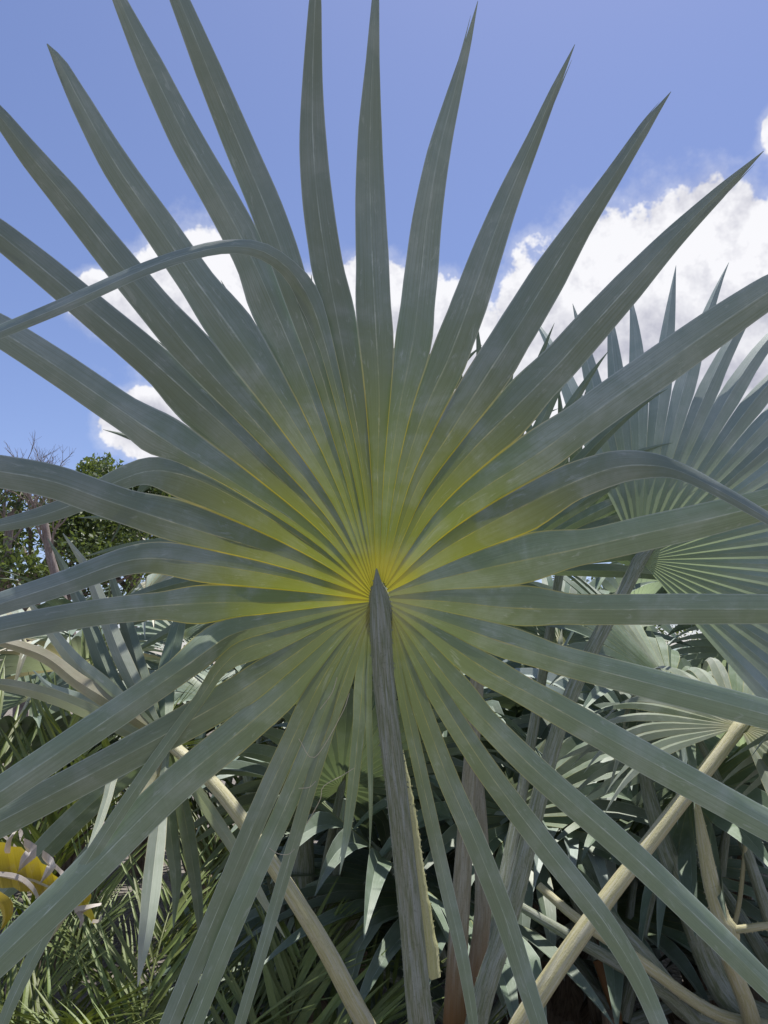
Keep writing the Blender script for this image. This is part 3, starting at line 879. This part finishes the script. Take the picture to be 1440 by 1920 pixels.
# bare, broken and half-grown stalks standing in the crowns
def old_stalks(palm, base, lst):
    for pts, ww, mt in lst:
        sb = MB()
        q = [P(*x) for x in pts] + ([base] if base is not None else [])
        stalk(sb, q, ww, unit(np.array([-0.2, -0.8, 0.5])), n=26, teeth=24, tooth=0.004)
        sb.obj('leaf_stalk', mt, palm, palm)
PBT = np.array(PB.location) + np.array([0, 0, 0.5])
old_stalks(PB, PBT, [
    ([(1020, 1560, 2.5), (1090, 1665, 2.32), (1200, 1790, 2.2), (1310, 1905, 2.2)], [0.03, 0.05, 0.062, 0.072, 0.08], M_STALK),
    ([(1195, 1380, 2.5), (1225, 1520, 2.4), (1290, 1700, 2.28), (1375, 1880, 2.22)], [0.03, 0.05, 0.07, 0.085, 0.09], M_STALK),
    ([(1010, 1660, 2.2), (1085, 1725, 2.12), (1190, 1795, 2.1), (1345, 1902, 2.15)], [0.022, 0.03, 0.032, 0.036, 0.04], M_STALKY),
    ([(960, 1690, 2.3), (1085, 1765, 2.2), (1250, 1862, 2.16), (1350, 1945, 2.2)], [0.024, 0.034, 0.04, 0.042, 0.045], M_STALK),
    ([(1362, 1790, 2.02), (1395, 1870, 2.08), (1430, 1950, 2.15)], [0.038, 0.046, 0.05, 0.05], M_STALKY),
    ([(1120, 1800, 2.5), (1150, 1880, 2.45), (1200, 1980, 2.4)], [0.03, 0.035, 0.04, 0.04], M_STALKT),
    ([(1400, 1560, 2.3), (1388, 1680, 2.3), (1372, 1780, 2.3), (1390, 1900, 2.3)], [0.012, 0.014, 0.016, 0.02], M_STALKY)])
old_stalks(PB, None, [
    ([(1305, 1500, 2.16), (1330, 1640, 2.08), (1352, 1720, 2.04), (1370, 1748, 2.02), (1368, 1795, 2.03)], [0.016, 0.034, 0.044, 0.046, 0.04], M_STALKY),
    ([(1362, 1745, 2.03), (1400, 1741, 2.0), (1450, 1735, 1.98), (1520, 1738, 1.96)], [0.02, 0.02, 0.018, 0.012], M_STALKY)])
PCT = np.array(PC.location) + np.array([0, 0, 0.45])
old_stalks(PC, PCT, [
    ([(585, 1440, 2.62), (570, 1560, 2.58), (572, 1700, 2.56), (585, 1860, 2.6)], [0.05, 0.07, 0.085, 0.095, 0.10], M_STALK),
    ([(655, 1500, 2.6), (630, 1620, 2.56), (600, 1800, 2.55)], [0.04, 0.055, 0.06, 0.07], M_STALK),
    ([(745, 1575, 2.5), (690, 1665, 2.5), (615, 1800, 2.52)], [0.03, 0.04, 0.045, 0.05], M_STALK),
    ([(452, 1390, 2.7), (470, 1480, 2.68), (500, 1600, 2.66), (550, 1800, 2.65)], [0.035, 0.04, 0.045, 0.05], M_STALK)])
# more of the same planting, row behind row
for k, (px, d, z, h, lab) in enumerate([
    (1130, 2.75, 0.35, 0.85, 'low fan palm under the diagonal sunlit stalk with leaves hanging to the ground'),
    (880, 2.75, 0.30, 0.80, 'low dark fan palm at the foot of the brown stalks'),
    (1290, 3.1, 0.40, 1.0, 'dark fan palm behind the broad stalks and below the pale right leaf'),
    (1560, 3.4, 0.60, 1.2, 'fan palm at the edge beyond the pale right leaf'),
    (640, 3.9, 0.55, 1.15, 'fan palm in the second row behind the shaded stalks'),
    (1080, 4.6, 0.70, 1.3, 'fan palm in the row behind the hanging leaves'),
    (-60, 5.4, 0.70, 1.2, 'fan palm rising behind the sunny feather palm'),
    (290, 6.2, 0.80, 1.3, 'distant fan palm before the leafy trees'),
    (1500, 6.0, 0.80, 1.4, 'distant fan palm behind the edge of the blue pleated leaf'),
    (930, 7.0, 0.80, 1.4, 'distant fan palm standing in the last row')]):
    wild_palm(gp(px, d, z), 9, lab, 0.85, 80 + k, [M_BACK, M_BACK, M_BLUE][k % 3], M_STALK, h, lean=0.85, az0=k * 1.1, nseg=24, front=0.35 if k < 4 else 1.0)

wild_palm(gp(-40, 3.9, 0.5), 8, 'fan palm rooted beside the upright feather palm', 0.8, 95, M_BACK, M_STALK, 1.0, lean=0.8, az0=0.9, nseg=24)
# ------------------------------------------------------------------ feather palms
FE_MESH = []
for q in range(4):
    mb = MB()
    n = 9
    t = np.linspace(0, 1, n)
    wv = 0.5 * np.minimum(1, (t * 6) ** 0.6) * (1 - t ** 2.2)
    wv[-1] = 0.01
    bend = (-0.10 - 0.06 * q) * t ** 2
    mid = np.stack([t, np.zeros(n), bend], 1)
    lf = mid + np.stack([np.zeros(n), -wv * 0.055, wv * 0.022], 1)
    rt = mid + np.stack([np.zeros(n), wv * 0.055, wv * 0.022], 1)
    blade(mb, lf, mid, rt, 0.3 + t * 0.4)
    FE_MESH.append(mb.mesh('feather_leaflet', M_FEATHER))

def frame(x, zhint):
    x = unit(x)
    z = unit(zhint - x * np.dot(x, zhint))
    y = np.cross(z, x)
    return x, y, z

def feather_palm(base, label, fronds, seed, single=True, group='green feather palms', pairs=26, ll=0.34, wf=1.0):
    """fronds: list of (azimuth deg, start tilt deg, length, curl)"""
    rd = random.Random(seed)
    base = np.asarray(base, float)
    pal = thing('feather_palm', np.array([base[0], base[1], 0]), label, 'palm', group)
    org = np.array(pal.location)
    sb = MB()
    stalk(sb, [np.array([base[0], base[1], -0.05]), np.array([base[0], base[1], base[2] * 0.5]), base + np.array([0, 0, 0.06])], [0.16, 0.14, 0.07], np.array([0, -1.0, 0]), n=10)
    sb.obj('trunk', M_BARK, pal, pal)
    for (azd, tilt, Ln, curl) in fronds:
        an = R_(azd)
        out = np.array([math.sin(an), math.cos(an), 0])
        n = 30
        c = np.zeros((n, 3))
        c[0] = base
        for i in range(1, n):
            ti = R_(tilt + curl * (i / n) ** 1.3)
            c[i] = c[i - 1] + (out * math.sin(ti) + np.array([0, 0, math.cos(ti)])) * Ln / n
        rb = MB()
        stalk(rb, c[::3], [0.016, 0.012, 0.007, 0.003], np.array([0, 0, 1.0]) - out * 0.3, n=26)
        fr = rb.obj('frond', M_FEATHER, pal, pal)
        tang = unit(np.gradient(c, axis=0))
        many = None if single else MB()
        for k in range(pairs):
            f = 0.16 + 0.84 * (k + 0.5) / pairs
            i = min(int(f * (n - 1)), n - 1)
            tg = tang[i]
            sd = unit(np.cross(tg, np.array([0, 0, 1.0])))
            upv = np.cross(sd, tg)
            for sg in (-1, 1):
                L = ll * (0.55 + 0.6 * math.sin(math.pi * min(1, f * 0.9 + 0.1))) * rd.uniform(0.85, 1.12)
                ang = R_(rd.uniform(34, 58) - 18 * f)
                d = tg * math.cos(ang) + sd * sg * math.sin(ang) + upv * rd.uniform(0.1, 0.4)
                x, y, z = frame(d, upv)
                wsc = L * rd.uniform(0.85, 1.15) * wf
                Mx = Matrix(((x[0] * L, y[0] * wsc, z[0] * L, c[i][0] - org[0]), (x[1] * L, y[1] * wsc, z[1] * L, c[i][1] - org[1]),
                             (x[2] * L, y[2] * wsc, z[2] * L, c[i][2] - org[2]), (0, 0, 0, 1)))
                me = FE_MESH[rd.randrange(4)]
                if single:
                    o = bpy.data.objects.new('leaflet', me)
                    col.objects.link(o)
                    o.parent = fr
                    o.matrix_local = Mx
                else:
                    n0 = 9
                    co = np.empty(len(me.vertices) * 3)
                    me.vertices.foreach_get('co', co)
                    co = co.reshape(-1, 3) @ np.array(Mx)[:3, :3].T + np.array(Mx)[:3, 3] + org
                    for h in range(2):
                        pts = co[h * 27:(h + 1) * 27].reshape(9, 3, 3)
                        uv = np.zeros((9, 3, 2))
                        uv[:, :, 0] = np.linspace(h * 0.5, h * 0.5 + 0.5, 3)[None]
                        uv[:, :, 1] = np.linspace(0.3, 0.7, 9)[:, None]
                        many.grid(pts, uv)
        if many is not None:
            o = many.obj('leaflets', M_FEATHER, fr, pal)
            o['kind'] = 'stuff'
    return pal

feather_palm(gp(95, 3.0, 0.55), 'feather palm with upright arching green fronds by the yellowed leaf',
             [(20, 4, 1.35, 30), (75, 18, 1.3, 55), (-60, 15, 1.3, 50), (130, 25, 1.2, 60), (-140, 25, 1.1, 60)], 41, pairs=29)
feather_palm(gp(270, 2.15, 0.12), 'low dark green feather palm under the drooping pale leaflets',
             [(0, 12, 0.95, 60), (70, 25, 0.95, 60), (140, 30, 0.8, 60), (-70, 25, 0.95, 60), (-140, 30, 0.8, 65), (30, 40, 0.9, 50)], 42, pairs=23, wf=0.75)
feather_palm(gp(520, 2.0, 0.12), 'low feather palm with grassy upright leaflets at the foot of the pale left stalk',
             [(10, 8, 0.8, 50), (90, 25, 0.8, 60), (-90, 25, 0.8, 60), (170, 25, 0.75, 60), (45, 15, 0.75, 60)], 43, pairs=24, ll=0.3, wf=1.25)
feather_palm(gp(150, 2.55, 0.18), 'dark feather palm on the shaded soil between the yellowed leaf and the pale hanging leaflet',
             [(15, 6, 1.0, 45), (85, 22, 0.95, 60), (-75, 22, 0.95, 60), (150, 28, 0.85, 65), (-150, 30, 0.85, 65)], 46, pairs=28, ll=0.27, wf=0.8)
feather_palm(gp(380, 2.5, 0.18), 'dark feather palm under the pale left stalk beside the bluish stalks',
             [(0, 8, 0.95, 45), (75, 22, 0.9, 60), (-80, 22, 0.95, 60), (145, 28, 0.8, 65), (-145, 30, 0.8, 65)], 47, pairs=28, ll=0.26, wf=0.8)
feather_palm(gp(20, 2.3, 0.15), 'low feather palm right under the yellowed leaf',
             [(40, 12, 0.8, 55), (110, 25, 0.75, 60), (-30, 20, 0.8, 60), (180, 28, 0.7, 65), (-110, 30, 0.7, 65)], 48, pairs=27, ll=0.26, wf=0.8)
feather_palm(gp(130, 4.6, 0.3), 'yellowish green feather palm in the sun behind the upright one',
             [(0, 10, 1.3, 50), (80, 20, 1.3, 60), (-80, 20, 1.3, 60), (150, 25, 1.3, 60), (-150, 25, 1.2, 60), (40, 10, 1.3, 50)], 44, single=False)
feather_palm(gp(470, 3.9, 0.3), 'yellowish green feather palm showing between the pale stalk and the shaded palm',
             [(0, 10, 1.1, 50), (80, 20, 1.1, 60), (-80, 20, 1.1, 60), (150, 25, 1.1, 60), (-150, 25, 1.1, 60)], 45, single=False)

# ------------------------------------------------------------------ yellowed dying leaf at the left edge
def yellow_leaf():
    base = gp(-150, 1.75, 0.0)
    pal = thing('withered_palm', base, 'bright yellow dying palm leaf with grey curled tips at the left edge', 'palm')
    D = 1.38
    fb_ = MB()
    stalk(fb_, [np.array([base[0], base[1], -0.05]), P(-130, 1900, 1.62), P(-100, 1700, D), P(-30, 1640, D), P(60, 1650, D), P(112, 1672, D - .01)],
          [0.03, 0.022, 0.016, 0.012, 0.008, 0.004], -CF, n=30)
    fr = fb_.obj('frond', M_DRY, pal, pal)
    # folded yellow pleats hanging along the arch
    xs = [(-60, 1560, 1668), (-20, 1568, 1660), (18, 1580, 1664), (48, 1588, 1672), (78, 1606, 1682), (102, 1625, 1690), (118, 1646, 1682)]
    for k in range(len(xs) - 1):
        (x0, t0, b0), (x1, t1, b1) = xs[k], xs[k + 1]
        mb = MB()
        rows = []
        uvs = []
        for f in np.linspace(0, 1, 8):
            l = P(x0 - 8 + 16 * f, t0 + (b0 - t0) * f, D + 0.012 * math.sin(3 * f))
            r = P(x1 - 8 + 16 * f, t1 + (b1 - t1) * f, D + 0.012 * math.sin(3 * f))
            m = (l + r) / 2 - CF * 0.007
            rows.append((l, m, r))
            uvs.append(f * 0.2 + 0.2)
        rows = np.array(rows)
        blade(mb, rows[:, 0], rows[:, 1], rows[:, 2], np.array(uvs))
        mb.obj('leaflet', M_YELLOW, fr, pal)
    # curled grey tips
    for pts, ww in (([(10, 1600, -.02), (14, 1580, -.04), (22, 1566, -.05), (28, 1560, -.03)], [.012, .010, .005, .001]),
                    ([(44, 1585, -.01), (58, 1598, -.045), (44, 1615, -.05), (32, 1636, -.04)], [.022, .026, .018, .001]),
                    ([(78, 1606, -.01), (94, 1622, -.045), (88, 1636, -.05), (72, 1660, -.04)], [.018, .022, .012, .001]),
                    ([(102, 1628, -.01), (114, 1642, -.04), (112, 1652, -.04), (100, 1672, -.03)], [.012, .012, .008, .001]),
                    ([(-20, 1640, -.03), (30, 1648, -.03), (56, 1666, -.03), (74, 1694, -.02)], [.008, .012, .010, .001])):
        c = catmull([P(x, y, D + d) for x, y, d in pts], 14)
        wd = np.interp(np.linspace(0, 1, 14), np.linspace(0, 1, len(ww)), ww)
        tan = unit(np.gradient(c, axis=0))
        sd = unit(np.cross(tan, -CF))
        mb = MB()
        blade(mb, c - sd * wd[:, None] / 2 + CF * 0.006, c, c + sd * wd[:, None] / 2 + CF * 0.006, np.linspace(0.3, 0.5, 14))
        mb.obj('curled_tip', M_CURL, fr, pal)
    # second small yellow piece beyond the long leaflet
    for pts, ww, mt, nm in (([(118, 1690, .02), (140, 1690, .0), (160, 1712, .0), (176, 1734, .01)], [.05, .03, .018, .003], M_YELLOW, 'leaflet'),
                            ([(140, 1672, .02), (152, 1676, -.01), (158, 1690, .0), (150, 1706, .0)], [.012, .026, .022, .004], M_YELLOW, 'leaflet'),
                            ([(140, 1712, .0), (165, 1704, -.02), (188, 1698, -.02)], [.02, .010, .002], M_CURL, 'curled_tip'),
                            ([(144, 1712, -.01), (150, 1728, -.02), (148, 1742, -.02)], [.014, .009, .003], M_CURL, 'curled_tip'),
                            ([(172, 1731, .0), (184, 1730, -.01), (187, 1720, -.01)], [.006, .005, .002], M_CURL, 'curled_tip')):
        c = catmull([P(x, y, 1.40 + d) for x, y, d in pts], 12)
        wd = np.interp(np.linspace(0, 1, 12), np.linspace(0, 1, len(ww)), ww)
        tan = unit(np.gradient(c, axis=0))
        sd = unit(np.cross(tan, -CF))
        mb = MB()
        blade(mb, c - sd * wd[:, None] / 2 + CF * 0.008, c, c + sd * wd[:, None] / 2 + CF * 0.008, np.linspace(0.3, 0.5, 12))
        mb.obj(nm, mt, fr, pal)
    mb = MB()
    c = catmull([P(-40, 1660, 1.4), P(0, 1690, 1.4), P(10, 1720, 1.4), P(0, 1745, 1.4)], 12)
    wd = np.interp(np.linspace(0, 1, 12), [0, .5, 1], [.02, .032, .004])
    blade(mb, c - CR * wd[:, None] / 2 + CF * .008, c, c + CR * wd[:, None] / 2 + CF * .008, np.linspace(0.3, 0.5, 12))
    mb.obj('leaflet', M_YELLOW, fr, pal)
    sb = MB()
    stalk(sb, [P(112, 1672, 1.37), P(128, 1684, 1.39), P(140, 1690, 1.40)], [0.005, 0.006, 0.004], -CF, n=8)
    sb.obj('leaf_rib', M_DRY, fr, pal)
yellow_leaf()

# ------------------------------------------------------------------ trees behind
def limb(mb, p0, p1, r0, r1, n=6, wob=0.06):
    p0, p1 = np.asarray(p0, float), np.asarray(p1, float)
    L = np.linalg.norm(p1 - p0)
    d = unit(p1 - p0)
    a = unit(np.cross(d, [0.3, 0.7, 0.2]))
    b = np.cross(d, a)
    pts = [p0 + (p1 - p0) * f + (a * random.uniform(-1, 1) + b * random.uniform(-1, 1)) * wob * L * (0 < f < 1) for f in np.linspace(0, 1, n)]
    rows, uvs = [], []
    for i, q in enumerate(pts):
        r = r0 + (r1 - r0) * i / (n - 1)
        rows.append([q + (a * math.cos(x) + b * math.sin(x)) * r for x in np.linspace(0, 2 * math.pi, 8)])
        uvs.append([(x, L * i / n) for x in np.linspace(0, 1, 8)])
    mb.grid(rows, uvs)
    return pts

def leafy_tree(base, h, rx, label, seed, mat=M_TLEAF, nleaf=17000, leaf=0.068):
    random.seed(seed)
    r2 = np.random.default_rng(seed)
    base = np.asarray(base, float)
    tr = thing('leafy_tree', base, label, 'tree', 'broadleaf trees behind the palms')
    tb = MB()
    top = base + np.array([r2.uniform(-.4, .4), 0, h * 0.55])
    limb(tb, base - np.array([0, 0, 0.2]), top, h * 0.028, h * 0.015)
    cl = []
    for k in range(26):
        an, el_ = r2.uniform(0, 2 * math.pi), r2.uniform(-0.35, 1.2)
        d = np.array([math.cos(an) * math.cos(el_) * rx, math.sin(an) * math.cos(el_) * rx, math.sin(el_) * h * 0.42])
        c = base + np.array([0, 0, h * 0.56]) + d * r2.uniform(0.45, 0.95)
        cl.append((c, r2.uniform(0.16, 0.34) * rx))
        st = base + np.array([0, 0, h * r2.uniform(0.3, 0.55)])
        limb(tb, st, c, h * 0.011, h * 0.003, 5, 0.07)
    tb.obj('trunk', M_TRUNK, tr, tr)
    nb = nleaf // len(cl)
    P_, N_ = [], []
    for c, rr in cl:
        v = r2.normal(size=(nb, 3))
        v = v / np.linalg.norm(v, axis=1, keepdims=True) * (r2.random(nb) ** 0.45)[:, None]
        P_.append(c + v * rr * np.array([1, 1, 0.75]))
    C = np.concatenate(P_)
    n = len(C)
    a = unit(r2.normal(size=(n, 3)))
    b = unit(np.cross(a, r2.normal(size=(n, 3))))
    sz = leaf * r2.uniform(0.7, 1.4, n)[:, None]
    V = np.stack([C - a * sz, C + b * sz * 0.45, C + a * sz, C - b * sz * 0.45], 1).reshape(-1, 3)
    cb = MB()
    cb.v, cb.uv, cb.n = [V], [np.zeros((len(V), 2))], len(V)
    cb.f = [(4 * i, 4 * i + 1, 4 * i + 2, 4 * i + 3) for i in range(n)]
    cb.obj('crown', mat, tr, tr, smooth=False)

def bare_tree(base, h, lean, label, seed):
    random.seed(seed)
    base = np.asarray(base, float)
    tr = thing('bare_tree', base, label, 'tree', 'leafless trees')
    tb = MB()
    top = base + np.array([lean, 0, h * 0.62])
    pts = limb(tb, base - np.array([0, 0, 0.2]), top, h * 0.020, h * 0.011, 8, 0.015)
    tb.obj('trunk', M_TRUNK, tr, tr)
    bb = MB()
    def grow(p, d, L, r, depth):
        e = p + d * L
        limb(bb, p, e, r, r * 0.6, 4, 0.05)
        if depth:
            for _ in range(3):
                nd = unit(d + np.array([random.uniform(-.75, .75), random.uniform(-.75, .75), random.uniform(-.25, .55)]))
                grow(p + d * L * random.uniform(0.6, 1.0), nd, L * random.uniform(0.55, 0.8), r * 0.55, depth - 1)
    for k in range(4):
        nd = unit(np.array([lean / h + random.uniform(-.6, .6), random.uniform(-.6, .6), 1.0]))
        grow(pts[-1 - (k % 2)], nd, h * 0.10, h * 0.0045, 4)
    bb.obj('branches', M_TRUNK, tr, tr)

def far(px, d):
    p = P(px, 1250, d)
    return (p[0], p[1], 0.0)

leafy_tree(far(50, 19), 7.0, 3.3, 'leafy dark green tree behind the leaning bare trunk', 61)
leafy_tree(far(235, 22), 8.4, 2.7, 'rounded green tree whose top shows beside the folded pale leaflet', 62)
leafy_tree(far(-190, 21), 7.4, 3.0, 'dark green tree at the edge beyond the feather palms', 63)
leafy_tree(far(430, 26), 5.6, 3.2, 'green tree behind the big leaf toward the leafy ones', 64, nleaf=8000)
leafy_tree(far(760, 30), 5.4, 3.6, 'distant green tree hidden behind the heart of the big leaf', 65, nleaf=5000)
leafy_tree(far(1130, 28), 5.0, 3.4, 'distant green tree behind the blue pleated leaf', 66, nleaf=5000)
leafy_tree(far(1490, 12), 3.1, 1.6, 'yellowish green tree showing past the edge of the blue pleated leaf', 67, mat=M_TLEAF2, nleaf=6000, leaf=0.08)
bare_tree(far(185, 15), 7.0, -1.3, 'leafless pinkish grey tree leaning before the leafy trees', 71)
bare_tree(far(-15, 17), 8.0, 0.1, 'leafless tree with fine twigs at the left edge of the sky', 72)
